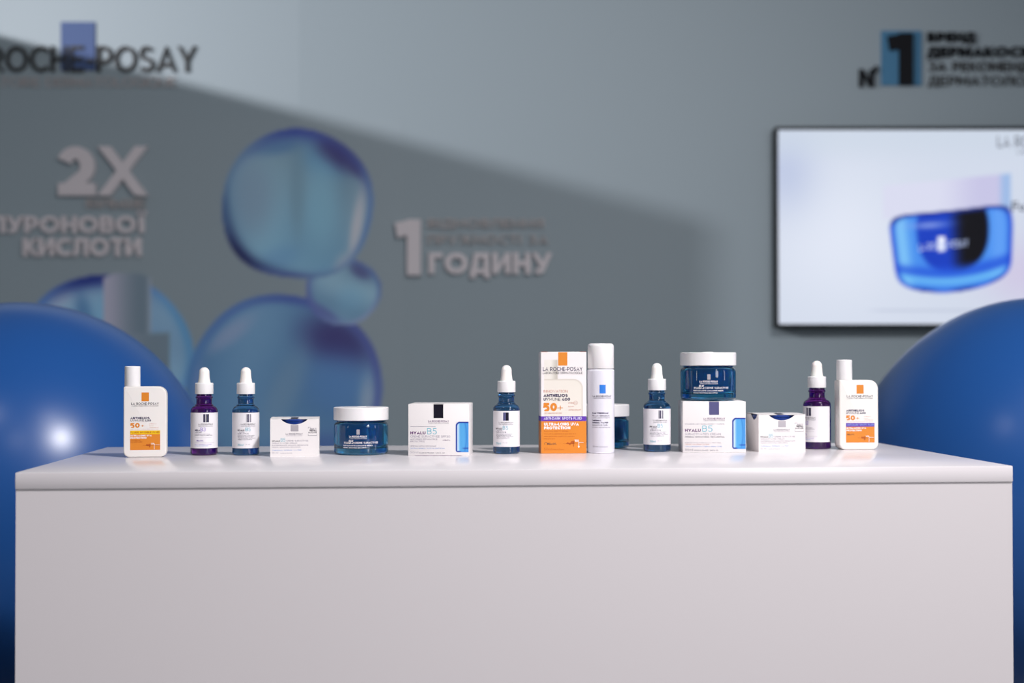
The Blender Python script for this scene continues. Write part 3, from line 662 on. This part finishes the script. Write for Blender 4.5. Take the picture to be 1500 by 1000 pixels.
def sunscreen(xc, yb, rot, band, label, w=61.0, bh=103.0, H=132.0):
    p, u = place(xc, yb, 12)
    t = thing('sunscreen_bottle', label, 'bottle', (p.x, p.y, TOP), math.radians(rot), 'flat white sunscreen bottles')
    D = 25.0; hw = w/2
    pts = arc(-hw+9, 9, 9, 180, 270, 6) + arc(hw-9, 9, 9, 270, 360, 6) + arc(hw-13, bh-13, 13, 0, 90, 8) + arc(-hw+2.5, bh-2.5, 2.5, 90, 180, 3)
    bm = bmesh.new()
    vs = [bm.verts.new((x*u, -D/2*u, z*u)) for x, z in pts]; f = bm.faces.new(vs)
    r = bmesh.ops.extrude_face_region(bm, geom=[f])
    bmesh.ops.translate(bm, verts=[v for v in r['geom'] if isinstance(v, bmesh.types.BMVert)], vec=(0, D*u, 0))
    bmesh.ops.recalc_face_normals(bm, faces=bm.faces[:])
    ed = [e for e in bm.edges if abs(e.verts[0].co.y-e.verts[1].co.y) < 1e-7]
    bmesh.ops.bevel(bm, geom=ed, offset=2.6*u, segments=3, affect='EDGES', profile=0.6)
    me = bpy.data.meshes.new('bottle_body'); bm.to_mesh(me); bm.free(); me.materials.append(M['lotion'])
    me.polygons.foreach_set('use_smooth', [True]*len(me.polygons)); me.set_sharp_from_angle(angle=math.radians(30))
    link(bpy.data.objects.new('bottle_body', me), t)
    cp = lathe('cap', [(0, 0), (11.2, 0), (11.3, .5), (11.1, 28.6), (10.4, 29.3), (0, 29.6)], u, M['cap_white'], t)
    cp.location = ((-hw+11.4)*u, 0, (bh+.05)*u)
    mp = flat_map(-D/2, u, 0.12)
    ox = -hw+9.5                                  # left edge of the print
    emblem(t, mp, ox+16, ox+26.5, 81.5, 94.3, 'orange', 1)
    it = [('T', 'LA ROCHE-POSAY', ox+1.5, ox+40.5, 76.2, 79.6, .01, 2, 'ink'), ('T', 'LABORATOIRE DERMATOLOGIQUE', ox+2, ox+40, 74, 75.4, 0, 1, 'ink'),
          ('T', 'ANTHELIOS', ox+.4, ox+27.5, 55.6, 58.6, .045, 2, 'navy'), ('T', 'UV', ox+.4, ox+6.5, 52, 54.9, .02, 2, 'navy'), ('T', 'MUNE', ox+7, ox+20, 52, 54.9, -.01, 2, 'grey_ink'), ('T', '400', ox+21, ox+29.5, 52, 54.9, .04, 2, 'navy'),
          ('T', '50', ox+.4, ox+13.6, 43, 50, .05, 3, 'orange'), ('T', '+', ox+15, ox+20, 43.8, 47.6, -.01, 2, 'orange'),
          ('T', 'UVB+UVA', ox+27, ox+37, 47.8, 49.2, 0, 1, 'blush'), ('T', 'PA++++', ox+27, ox+33, 45, 46.2, 0, 1, 'blush'), ('T', 'ANTIOXIDANT', ox+27, ox+40.5, 42.6, 43.8, 0, 1, 'blush'),
          ('T', 'SPF ULTRA LONG PROTECTION', ox+.4, ox+40, 40.6, 41.2, 0, 1, 'blush'),
          ('R', ox, ox+42.5, 33.6, 38.9, 'violet' if band == 'violet' else 'yellow'), ('R', ox, ox+42.5, 10.6, 33.6, 'orange')]
    prints(t, mp, it)
    mp2 = flat_map(-D/2, u, 0.24)
    fx = [('P', [(ox+18, 17.2), (ox+42, 16.6), (ox+42, 17.0), (ox+18, 17.5)], 'orange_dark'), ('P', [(ox+22, 17), (ox+23.5, 19.6), (ox+25.5, 18.6), (ox+27.4, 20), (ox+28, 16.4), (ox+24.5, 16.2)], 'orange_dark'),
          ('P', [(ox+26.6, 14.2), (ox+28.6, 14.4), (ox+29.2, 18.8), (ox+27.4, 19)], 'orange_dark'), ('P', [(ox+34, 11.4), (ox+34.5, 11.4), (ox+34.5, 20), (ox+34, 20)], 'white_print'),
          ('T', '100%', ox+29.5, ox+34, 18.6, 20.8, .02, 1, 'white_print'), ('R', ox+34.5, ox+42, 17.8, 18.2, 'white_print')]
    if band == 'violet':
        prints(t, mp2, fx + [('T', 'ANTI-DARK SPOTS FLUID', ox+.8, ox+41.6, 35, 37.6, .015, 1, 'blue_pale'), ('T', 'ULTRA-LONG UVA', ox+.6, ox+30, 30.4, 32.7, .035, 2, 'white_print'),
                            ('T', 'PROTECTION', ox+.6, ox+23, 27, 29.4, .035, 2, 'white_print'), ('T', 'MELASYL', ox+2, ox+12.5, 21.4, 23.4, 0, 1, 'ink')])
    else:
        prints(t, mp2, fx + [('T', 'FLUIDE INVISIBLE FLUID', ox+.8, ox+41.6, 35, 37.6, .005, 1, 'orange_dark'), ('T', 'ULTRA-LONG UVA', ox+.6, ox+30.5, 30.4, 32.7, .035, 2, 'white_print'),
                            ('T', 'PROTECTION', ox+.6, ox+23, 27, 29.4, .035, 2, 'white_print'), ('T', 'ULTRA RESISTANT', ox+.6, ox+15, 24, 25.6, 0, 1, 'orange_dark'), ('T', 'EAU SUEUR SABLE', ox+.6, ox+17, 21.6, 23.2, 0, 1, 'orange_dark')])
sunscreen(213.5, 669.5, 9, 'yellow', 'flat white sunscreen bottle with a yellow band over orange', w=61)
sunscreen(1254.5, 658.5, 4.5, 'violet', 'flat white sunscreen bottle with a violet band over orange', w=58, bh=101.5, H=131)

# ---- cartons
def jar_picture(wd, ht):
    def fn(X, Z):
        x = (X-X.min())/wd; z = (Z-Z.min())/ht
        col = np.tile(np.array([238, 234, 236.]), (len(X), 1))
        # rounded on the left
        R = 7.0
        dx = np.clip(R-x*wd, 0, None); dt = np.clip(R-(1-z)*ht, 0, None); db = np.clip(4-z*ht, 0, None); dx2 = np.clip(4-x*wd, 0, None)
        ins = ((dx**2+dt**2) < R*R+0*x)*1.0*((dx2**2+db**2) < 16)
        ed = np.minimum(x*wd + 0*z, np.where((dx > 0) & (dt > 0), R-np.sqrt(dx**2+dt**2), np.minimum(x*wd, (1-z)*ht)))
        ed = np.minimum(ed, z*ht)
        g = np.tile(np.array([86, 172, 232.]), (len(X), 1))
        g = mix(g, (200, 226, 246), sstep(7.5, 3, x*wd)); g = mix(g, (40, 120, 205), np.exp(-((x*wd-13-3*np.sin(z*3))/1.0)**2)*.6)
        g = mix(g, (60, 140, 220), sstep(.6, .95, x)*.5)
        g = mix(g, (24, 60, 160), sstep(2.6, 1.8, ed)); g = mix(g, (70, 150, 225), sstep(3, 2, z*ht)*sstep(5, 9, x*wd))
        g = mix(g, (30, 70, 170), np.exp(-((z*ht-6)/1.0)**2)*sstep(8, 14, x*wd)*.8)
        col = col*(1-ins[:, None])+g*ins[:, None]
        return lin(col)*0.86
    return fn
M['carton_print'] = painted_mat('carton_print', rough=0.45)
def carton(xl, xr, yb, h, depth, rot, name_label, style):
    xc = (xl+xr)/2; w = (xr-xl)
    p, u = place(xc, yb, 0)
    w = w/math.cos(math.radians(rot))
    t = thing('cream_carton', name_label, 'carton', (p.x, p.y, TOP), math.radians(rot), 'square white cream cartons')
    box_obj('carton_board', (0, depth/2*u, h/2*u), (w*u, depth*u, h*u), M['carton'], t, bevel=0.5*u)
    # tuck flap on top, its seam standing a hair proud
    box_obj('tuck_flap', (0, (depth/2-1)*u, (h+0.15)*u), ((w-3)*u, (depth-4)*u, 0.5*u), M['carton'], t, bevel=0.1*u)
    mp = flat_map(0, u, 0.12)
    X = lambda f: -w/2+f*w
    em = 'foil_black' if style == 'spf' else 'foil_violet'
    if style == 'spf': e0, e1, ez = .418, .578, h-20.5
    else: e0, e1, ez = .418, .575, h-19.5
    emblem(t, mp, X(e0), X(e1), ez, h-.4, em, 1)
    V = [(X(e0)*u, -0.1*u+.3*u, (h+.5)*u), (X(e1)*u, .2*u, (h+.5)*u), (X(e1)*u, 12*u, (h+.5)*u), (X(e0)*u, 12*u, (h+.5)*u)]
    mesh_obj('emblem', V, [(0, 1, 2, 3)], M[em], t)
    x0 = X(.035)
    it = [('T', 'LA ROCHE-POSAY', X(.33), X(.67), h-26.5, h-23.6, .005, 2, 'plum'), ('T', 'LABORATOIRE DERMATOLOGIQUE', X(.33), X(.67), h-28.4, h-27.3, 0, 1, 'grey_ink'),
          ('T', 'HYALU', x0, X(.285), h-44.2, h-39.9, .03, 3, 'plum'), ('T', 'B5', X(.31), X(.47), h-44, h-35.2, -.02, 4, 'aqua')]
    if style == 'spf':
        it += [('T', 'CREME SURACTIVEE SPF30', x0, X(.69), h-48.8, h-45.8, -.012, 2, 'pale_ink'), ('T', 'ANTI-RIDES REPARATRICE', x0, X(.48), h-52.4, h-50.2, -.01, 1, 'pale_ink'), ('T', 'PROTECTRICE', x0, X(.27), h-55.6, h-53.4, -.01, 1, 'pale_ink'),
               ('T', 'UVB+UVA', X(.57), X(.69), h-53.6, h-51.8, .01, 1, 'plum'), ('T', 'TESTEE SOUS CONTROLE DERMATOLOGIQUE', x0, X(.46), h-62, h-60.6, 0, 1, 'pale_ink'), ('T', 'SUR PEAUX SENSIBLES / TESTED ON SENSITIVE SKIN', x0, X(.6), h-65.2, h-63.9, 0, 1, 'blue_pale'),
               ('T', '50ml', x0, X(.16), h-72, h-69, -.015, 2, 'pale_ink'), ('T', 'MADE IN FRANCE  1.69 FL OZ', X(.18), X(.6), h-72, h-70.6, 0, 1, 'grey_ink'),
               ('R', x0, X(.45), h-33, h-32.5, 'pale_ink'), ('R', X(.11), X(.88), .15, .6, 'plum')]
    else:
        it += [('T', 'SURACTIVATED CREAM', x0, X(.6), h-49.2, h-46, -.012, 2, 'pale_ink'), ('T', 'FIRMING, SMOOTHING, REPLUMPING', x0, X(.66), h-52.7, h-50.9, 0, 1, 'grey_ink'),
               ('T', 'HYALURONIC ACID + MADECASSOSIDE + VITAMIN B5', x0, X(.66), h-33.6, h-32.2, 0, 1, 'pale_ink'), ('T', 'DERMATOLOGICALLY TESTED', x0, X(.6), h-61, h-59.8, 0, 1, 'pale_ink'),
               ('T', 'TESTED ON SENSITIVE SKIN', x0, X(.42), h-63.2, h-62, 0, 1, 'blush'), ('T', 'WITH LA ROCHE-POSAY THERMAL SPRING WATER', x0, X(.62), h-66.4, h-65, 0, 1, 'blue_pale'),
               ('T', '50ml', x0, X(.16), h-72, h-69, -.01, 2, 'grey_ink'), ('T', 'MADE IN FRANCE  1.69 FL OZ', X(.18), X(.56), h-72, h-70.6, 0, 1, 'grey_ink')]
    prints(t, mp, it)
    a, b = X(.78), X(.994); z0, z1 = 5.0, (h-25.5 if style == 'spf' else h-23.5)
    painted('jar_picture', mp, a, b, z0, z1, 40, 90, jar_picture(b-a, z1-z0), M['carton_print'], t)
    return t, p, u
carton(598, 687, 667.3, 75.5, 80, -2.5, 'square white cream carton with a black foil square, next to the lone jar', 'spf')
ctn, cp_, cu = carton(1000.5, 1092.5, 662.5, 74.5, 80, -2.0, 'square white cream carton with a violet foil square under a blue jar', 'cream')
jp = cp_ + Vector((0, 41*cu, 0)); jp = jp + Vector((-0.003, 0, 0))
jar(1042, 587, 81.5, TOP+75*cu+0.0004, 'blue glass cream jar with white lid standing on top of a white carton', off=2, yc=jp)

def panel(bm_list, pts, M4, t):
    """thin board from a 2-D outline, M4 puts it in place"""
    n = len(pts); V = [M4 @ Vector((x, 0, z)) for x, z in pts] + [M4 @ Vector((x, t, z)) for x, z in pts]
    b = sum(len(v) for v, _ in bm_list)
    Fc = [tuple(b+i for i in range(n)), tuple(b+n+i for i in reversed(range(n)))] + [(b+i, b+n+i, b+n+(i+1) % n, b+(i+1) % n) for i in range(n)]
    bm_list.append((V, Fc))
def refill_carton(xl, xr, yb, h, depth, rot, label, podlabel, side_notch=False):
    xc = (xl+xr)/2; w = (xr-xl)/math.cos(math.radians(rot)); p, u = place(xc, yb, 0)
    t = thing('refill_carton', label, 'carton', (p.x, p.y, TOP), math.radians(rot), 'low white refill cartons with a notched top')
    W, H, D, T = w*u, h*u, depth*u, 0.0005
    a, b = -W/2+.245*W, -W/2+.745*W; dp = 8.6*u
    notch = [(b-(b-a)*i/16, H-2.6*u-(dp-2.6*u)*math.sin(math.pi*i/16)**.8) for i in range(17)]
    L = []
    I = Matrix.Identity(4)
    panel(L, [(-W/2, 0), (W/2, 0), (W/2, H), (b+1.5*u, H), (b+1.5*u, H-1.2*u), (b+.5*u, H-2*u)] + notch + [(a-.5*u, H-2*u), (a-1.5*u, H-1.2*u), (a-1.5*u, H), (-W/2, H)], I, T)
    panel(L, [(-W/2, 0), (W/2, 0), (W/2, H), (-W/2, H)], Matrix.Translation((0, D-T, 0)), T)
    S = Matrix.Rotation(math.pi/2, 4, 'Z')
    side = [(T, 0), (D-T, 0), (D-T, H), (T, H)]
    sl = side if not side_notch else [(T, 0), (D-T, 0), (D-T, H-.5*u), (D*.62, H-.5*u)] + [(D*.62-(D*.5)*i/8, H-1.5*u-7*u*math.sin(math.pi*i/8)) for i in range(9)] + [(D*.1, H-.5*u), (T, H-.5*u)]
    panel(L, sl, Matrix.Translation((-W/2+T, 0, 0)) @ S, T)
    panel(L, side, Matrix.Translation((W/2, 0, 0)) @ S, T)
    panel(L, [(-W/2+T, T), (W/2-T, T), (W/2-T, D-T), (-W/2+T, D-T)], Matrix.Translation((0, 0, T)) @ Matrix.Rotation(-math.pi/2, 4, 'X'), T)
    VV = [v for l, _ in L for v in l]; FF = [f for _, l in L for f in l]
    o = mesh_obj('carton_board', VV, FF, M['carton'], t)
    # lid flap, bowed slightly
    n = 12; Vt = []; Ft = []
    for i in range(n+1):
        x = -W/2+W*i/n; bow = 0.9*u*math.sin(math.pi*i/n)
        inset = (3.0*u*math.sin(math.pi*min(max((x-a)/(b-a), 0), 1))) if a < x < b else 0
        for y, dz in ((inset, -bow*.8), (D*.5, 0.9*u), (D, 0.2*u)): Vt.append((x, y, H+dz+.2*u)); Vt.append((x, y, H+dz-.3*u))
    for i in range(n):
        A, B = i*6, (i+1)*6
        Ft += [(A, B, B+2, A+2), (A+2, B+2, B+4, A+4), (A+1, A+3, B+3, B+1), (A+3, A+5, B+5, B+3), (A, A+1, B+1, B), (A+4, B+4, B+5, A+5)]
    Ft += [(0, 2, 3, 1), (2, 4, 5, 3), (n*6, n*6+1, n*6+3, n*6+2), (n*6+2, n*6+3, n*6+5, n*6+4)]
    mesh_obj('top_flap', Vt, Ft, M['carton'], t)
    mp = flat_map(0, u, 0.12); X = lambda f: -w/2+f*w
    emblem(t, mp, X(.418), X(.58), h-18.5, h-9.2, 'foil_grey', 1)
    V = [(X(.42)*u, 4*u, (h+.9)*u), (X(.575)*u, 4*u, (h+.9)*u), (X(.575)*u, 26*u, (h+1.35)*u), (X(.42)*u, 26*u, (h+1.35)*u)]
    mesh_obj('emblem', V, [(0, 1, 2, 3)], M['foil_dark'], t)
    x0 = X(.04)
    it = [('T', 'LA ROCHE-POSAY', X(.32), X(.665), h-23.6, h-21, 0, 2, 'grey_ink'), ('T', 'LABORATOIRE DERMATOLOGIQUE', X(.325), X(.66), h-25.4, h-24.4, 0, 1, 'pale_ink'),
          ('T', 'HYALU', x0, X(.195), h-33.6, h-31.4, .02, 2, 'ink'), ('T', 'B5', X(.215), X(.31), h-33.4, h-28.4, -.02, 3, 'aqua'), ('T', 'CREME SURACTIVEE', X(.33), X(.78), h-33.4, h-31.2, -.01, 2, 'pale_ink'),
          ('T', 'SURACTIVATED CREAM', x0, X(.55), h-36.6, h-34.6, -.01, 2, 'pale_ink'), ('T', 'RAFFERMISSANTE, LISSANTE, REPULPANTE', x0, X(.78), h-39.6, h-38, 0, 1, 'pale_ink'),
          ('T', 'FIRMING, SMOOTHING, REPLUMPING', x0, X(.62), h-42.2, h-40.9, 0, 1, 'pale_ink'), ('T', 'THERMAL SPRING WATER', x0, X(.64), h-46.6, h-45.4, 0, 1, 'blue_pale'),
          ('T', '50 ml', x0, X(.16), h-50.8, h-48.4, -.01, 2, 'pale_ink'), ('T', 'MADE IN FRANCE', X(.21), X(.45), h-50.8, h-49.6, 0, 1, 'pale_ink'),
          ('T', 'READY TO', X(.82), X(.95), h-15.6, h-13.8, .01, 1, 'grey_ink'), ('T', 'REFILL', X(.81), X(.96), h-18.6, h-16, .03, 1, 'ink'), ('T', 'SAVE 93%', X(.78), X(.955), h-21.4, h-19.4, .02, 1, 'ink')]
    for a_, b_, c_, d_ in ((.775, .83, h-12.6, h-12.2), (.775, .78, h-14.6, h-12.2), (.775, .96, h-25, h-24.6), (.775, .78, h-25, h-22.6), (.955, .96, h-25, h-22.6)):
        it.append(('R', X(a_), X(b_), c_, d_, 'grey_ink'))
    prints(t, mp, it)
    # the blue refill pot inside, showing through the notch
    q = p + Matrix.Rotation(math.radians(rot), 3, 'Z') @ Vector((0, D/2, 0))
    pd = thing('refill_pod', podlabel, 'pot', (q.x, q.y, TOP+T+0.0004), math.radians(rot), 'blue refill pots inside the low cartons')
    rr = min(w, depth)/2-1.2
    lathe('pot', [(0, 0), (rr-6, 0)] + arc(rr-5, 5, 5, -90, 0, 5) + [(rr, h-6.5), (rr-1, h-5.6), (0, h-5.6)], u, M['pod_blue'], pd, seg=72)
    lathe('pot_lid', [(0, h-5.5), (rr+.2, h-5.5), (rr+.4, h-2.6), (rr-.4, h-1.6), (0, h-1.4)], u, M['pod_blue'], pd, seg=72)
refill_carton(396.5, 466.5, 668.3, 55.2, 70, 6.5, 'low white refill carton next to the lone jar, notched top edge', 'blue pot inside the low carton beside the lone jar')
refill_carton(1111, 1180.5, 661.5, 54.5, 70, 5.0, 'low white refill carton with shaded grey side, in front of a purple dropper bottle', 'blue pot inside the low carton that hides part of a purple dropper bottle', True)

# ---- tall sunscreen carton
p, u = place(826, 664, 0)
t = thing('sunscreen_carton', 'tall orange and white sunscreen carton with a violet stripe', 'carton', (p.x, p.y, TOP), math.radians(4.5))
w, h, dpt = 67.0, 148.5, 36.0
box_obj('carton_board', (0, dpt/2*u, h/2*u), (w*u, dpt*u, h*u), M['carton'], t, bevel=0.5*u)
S = 5.8875
def tb(x): return (x-38)/(437-38)*w - w/2            # crop column -> local
def tz(y): return (970-y)/(970-92)*h
mp = flat_map(0, u, 0.10)
def bottle_ghost(X, Z):
    col = np.tile(np.array([240, 234, 234.]), (len(X), 1))
    cx0, cx1 = tb(66), tb(185); x1 = tb(405); sh = tz(325)
    cap = sstep(cx0-.6, cx0+.6, X)*sstep(cx1+.6, cx1-.6, X)*sstep(tz(160)+1, tz(160)-1, Z)
    f = np.clip((X-cx0)/(cx1-cx0), 0, 1)
    c = mix(np.tile(np.array([232, 228, 220.]), (len(X), 1)), (196, 190, 180), sstep(.4, 1., f))
    col = col*(1-cap[:, None])+c*cap[:, None]
    R = 14.
    dx = np.clip(X-(x1-R), 0, None); dz = np.clip(Z-(sh-R), 0, None)
    e = R-np.sqrt(dx**2+dz**2)
    body = sstep(-.4, .6, e)*sstep(cx0-.8, cx0+.8, X)*(Z < sh+.5)
    b = np.tile(np.array([232, 226, 216.]), (len(X), 1)); b = mix(b, (206, 198, 186), sstep(3, .5, e)*.8)
    return lin(col*(1-body[:, None])+b*body[:, None])*0.88
painted('bottle_picture', mp, -w/2+.6, w/2-.6, tz(650), h-.8, 60, 90, bottle_ghost, M['carton_print'], t)
mp = flat_map(0, u, 0.22)
V, P = patch(-w/2+.3, w/2-.3, tz(690), tz(648)); mesh_obj('violet_stripe', mp(V), P, M['violet'], t)
V, P = patch(-w/2+.2, w/2-.2, .3, tz(690)); mesh_obj('orange_block', mp(V), P, M['orange'], t)
V, P = patch(0.2, dpt-.3, .3, tz(690)); mesh_obj('orange_block', [((-w/2-.12)*u, x*u, z*u) for x, z in V], [f[::-1] for f in P], M['orange'], t)
V, P = patch(0.2, dpt-.3, tz(690), tz(648)); mesh_obj('violet_stripe', [((-w/2-.12)*u, x*u, z*u) for x, z in V], [f[::-1] for f in P], M['violet'], t)
emblem(t, mp, tb(189), tb(270), tz(210), h-.3, 'orange', 1)
mp = flat_map(0, u, 0.34)
def TT(s_, x0, x1, y0, y1, b, r_, m_): return ('T', s_, tb(x0), tb(x1), tz(y1), tz(y0), b, r_, m_)
prints(t, mp, [TT('LA ROCHE-POSAY', 55, 402, 222, 256, 0, 4, 'navy'), TT('LABORATOIRE DERMATOLOGIQUE', 55, 402, 264, 283, -.015, 2, 'ink'),
    TT('INNOVATION', 60, 272, 420, 442, -.02, 3, 'blush'), TT('ANTHELIOS', 60, 272, 456, 480, .04, 3, 'navy'), TT('UV', 60, 105, 489, 513, .035, 3, 'navy'), TT('MUNE', 110, 208, 489, 513, -.02, 3, 'ink'),
    TT('400', 222, 293, 488, 514, .035, 3, 'navy'), TT('50', 60, 178, 532, 603, .06, 4, 'orange'), TT('+', 182, 230, 548, 602, -.025, 2, 'orange'),
    TT('UVB+UVA', 276, 352, 527, 540, 0, 2, 'blush'), TT('PA++++', 276, 325, 558, 570, 0, 1, 'blush'), TT('ANTIOXIDANT', 276, 388, 587, 599, 0, 1, 'blush'), TT('VERY HIGH PROTECTION', 62, 218, 616, 626, 0, 1, 'blush'),
    TT('ANTI-DARK SPOTS FLUID', 62, 395, 655, 677, .0, 3, 'white_print'), TT('ULTRA-LONG UVA', 64, 369, 703, 729, .045, 3, 'white_print'), TT('PROTECTION', 64, 294, 736, 760, .045, 3, 'white_print'),
    TT('Protection daily UV damage', 64, 275, 770, 784, 0, 1, 'orange_dark'), TT('Correction pigmentation and dark spot', 64, 345, 793, 807, 0, 1, 'orange_dark'), TT('Anti-darkening, suitable for sensitive', 64, 333, 815, 829, 0, 1, 'orange_dark'), TT('skin and eyes', 64, 158, 836, 850, 0, 1, 'orange_dark'),
    TT('MELASYL', 92, 172, 878, 894, .01, 2, 'ink'), TT('50ml', 64, 132, 920, 942, -.015, 2, 'orange_dark'), TT('Made in France', 140, 240, 928, 940, 0, 1, 'orange_dark'), TT('100', 332, 368, 850, 870, .02, 2, 'white_print'),
    ('P', [(tb(232), tz(886)), (tb(432), tz(881)), (tb(432), tz(879)), (tb(232), tz(884))], 'orange_dark'),
    ('P', [(tb(258), tz(888)), (tb(268), tz(872)), (tb(290), tz(880)), (tb(305), tz(862)), (tb(330), tz(862)), (tb(330), tz(890)), (tb(300), tz(888)), (tb(290), tz(900)), (tb(280), tz(888))], 'orange_dark'),
    ('P', [(tb(322), tz(914)), (tb(316), tz(900)), (tb(321), tz(900)), (tb(321), tz(860)), (tb(325), tz(860)), (tb(325), tz(900)), (tb(330), tz(900))], 'orange_dark'),
    ('P', [(tb(368), tz(924)), (tb(359), tz(906)), (tb(366.5), tz(906)), (tb(366.5), tz(872)), (tb(410), tz(874)), (tb(410), tz(877)), (tb(369.5), tz(875)), (tb(369.5), tz(906)), (tb(377), tz(906))], 'white_print')])
# ring round UVA and the little mark of the melasyl logo
def ring(cx_, cz_, r0, r1, n=24, a0=0, a1=360):
    V = []; P = []
    for i in range(n+1):
        a = math.radians(a0+(a1-a0)*i/n); V += [(cx_+r0*math.cos(a), cz_+r0*math.sin(a)), (cx_+r1*math.cos(a), cz_+r1*math.sin(a))]
    for i in range(n): P.append((2*i, 2*i+1, 2*i+3, 2*i+2))
    return np.array(V), P
V, P = ring(tb(341), tz(533), 2.7, 3.0); mesh_obj('printed_ring', mp(V), P, M['blush'], t)
V, P = ring(tb(80), tz(884), 1.8, 2.2, a0=-60, a1=220); mesh_obj('printed_ring', mp(V), P, M['ink'], t)
# folded flap edges at the top corners
for sx in (-1, 1): box_obj('flap_edge', (sx*(w/2-5)*u, 1.0*u, (h+.25)*u), (9*u, 1.4*u, .5*u), M['orange_dark'], t)
box_obj('tuck_flap', (0, dpt/2*u, (h+.2)*u), ((w-20)*u, (dpt-3)*u, .4*u), M['carton'], t)

# ---- spray can
p, u = place(880.3, 664, 19.5)
t = thing('spray_can', 'slim white spray can with white cap and blue square beside the orange carton', 'can', (p.x, p.y, TOP), math.atan2(-p.x, p.y)+math.radians(8))
r = 19.8
u *= 1.0
lathe('can_body', [(0, 1.5), (16.5, 1.5), (17.6, 0), (18.8, .3), (19.4, 1.2), (19.1, 1.9), (19.8, 3.2), (19.8, 119.5)] + arc(17.0, 119.5, 2.8, 0, 70, 5) + [(17.2, 123), (0, 123)], u, M['aluminium'], t, seg=80)
lathe('can_cap', [(0, 123.1), (19.0, 123.1), (19.3, 123.6), (19.15, 154)] + arc(14.6, 155.2, 4.5, 0, 90, 8) + [(0, 160.2)], u, M['white_plastic'], t, seg=80)
mp = cyl_map(r, u, 0.15)
emblem(t, mp, -4.6, 4.4, 87, 99.5, 'blue_print', 4)
prints(t, mp, [('T', 'LA ROCHE-POSAY', -15, 14, 81.6, 84.4, .01, 2, 'ink'), ('T', 'LABORATOIRE DERMATOLOGIQUE', -14.6, 13.6, 79.4, 80.6, 0, 1, 'grey_ink'),
    ('T', 'EAU THERMALE', -16, 8.6, 57.4, 59.6, .035, 2, 'navy'), ('T', 'PEAUX SENSIBLES', -16, 10.5, 53.6, 55.6, 0, 2, 'grey_ink'), ('T', 'CALME ADOUCIT HYDRATE', -16, 10.8, 51, 52.2, 0, 1, 'grey_ink'),
    ('T', 'THERMAL', -16, -2, 46.8, 48.8, .035, 2, 'navy'), ('T', 'SPRING WATER', -16, 8.4, 43.6, 45.6, .035, 2, 'navy'), ('T', 'SENSITIVE SKIN', -16, 7.4, 40, 42, 0, 2, 'grey_ink'), ('T', 'SOOTHES AND SOFTENS SKIN', -16, 12, 37.2, 38.4, 0, 1, 'grey_ink'),
    ('T', '50 ml', -15, -7, 9, 11, 0, 1, 'grey_ink'), ('T', 'MADE IN FRANCE', -6, 7, 9, 10.2, 0, 1, 'grey_ink')])
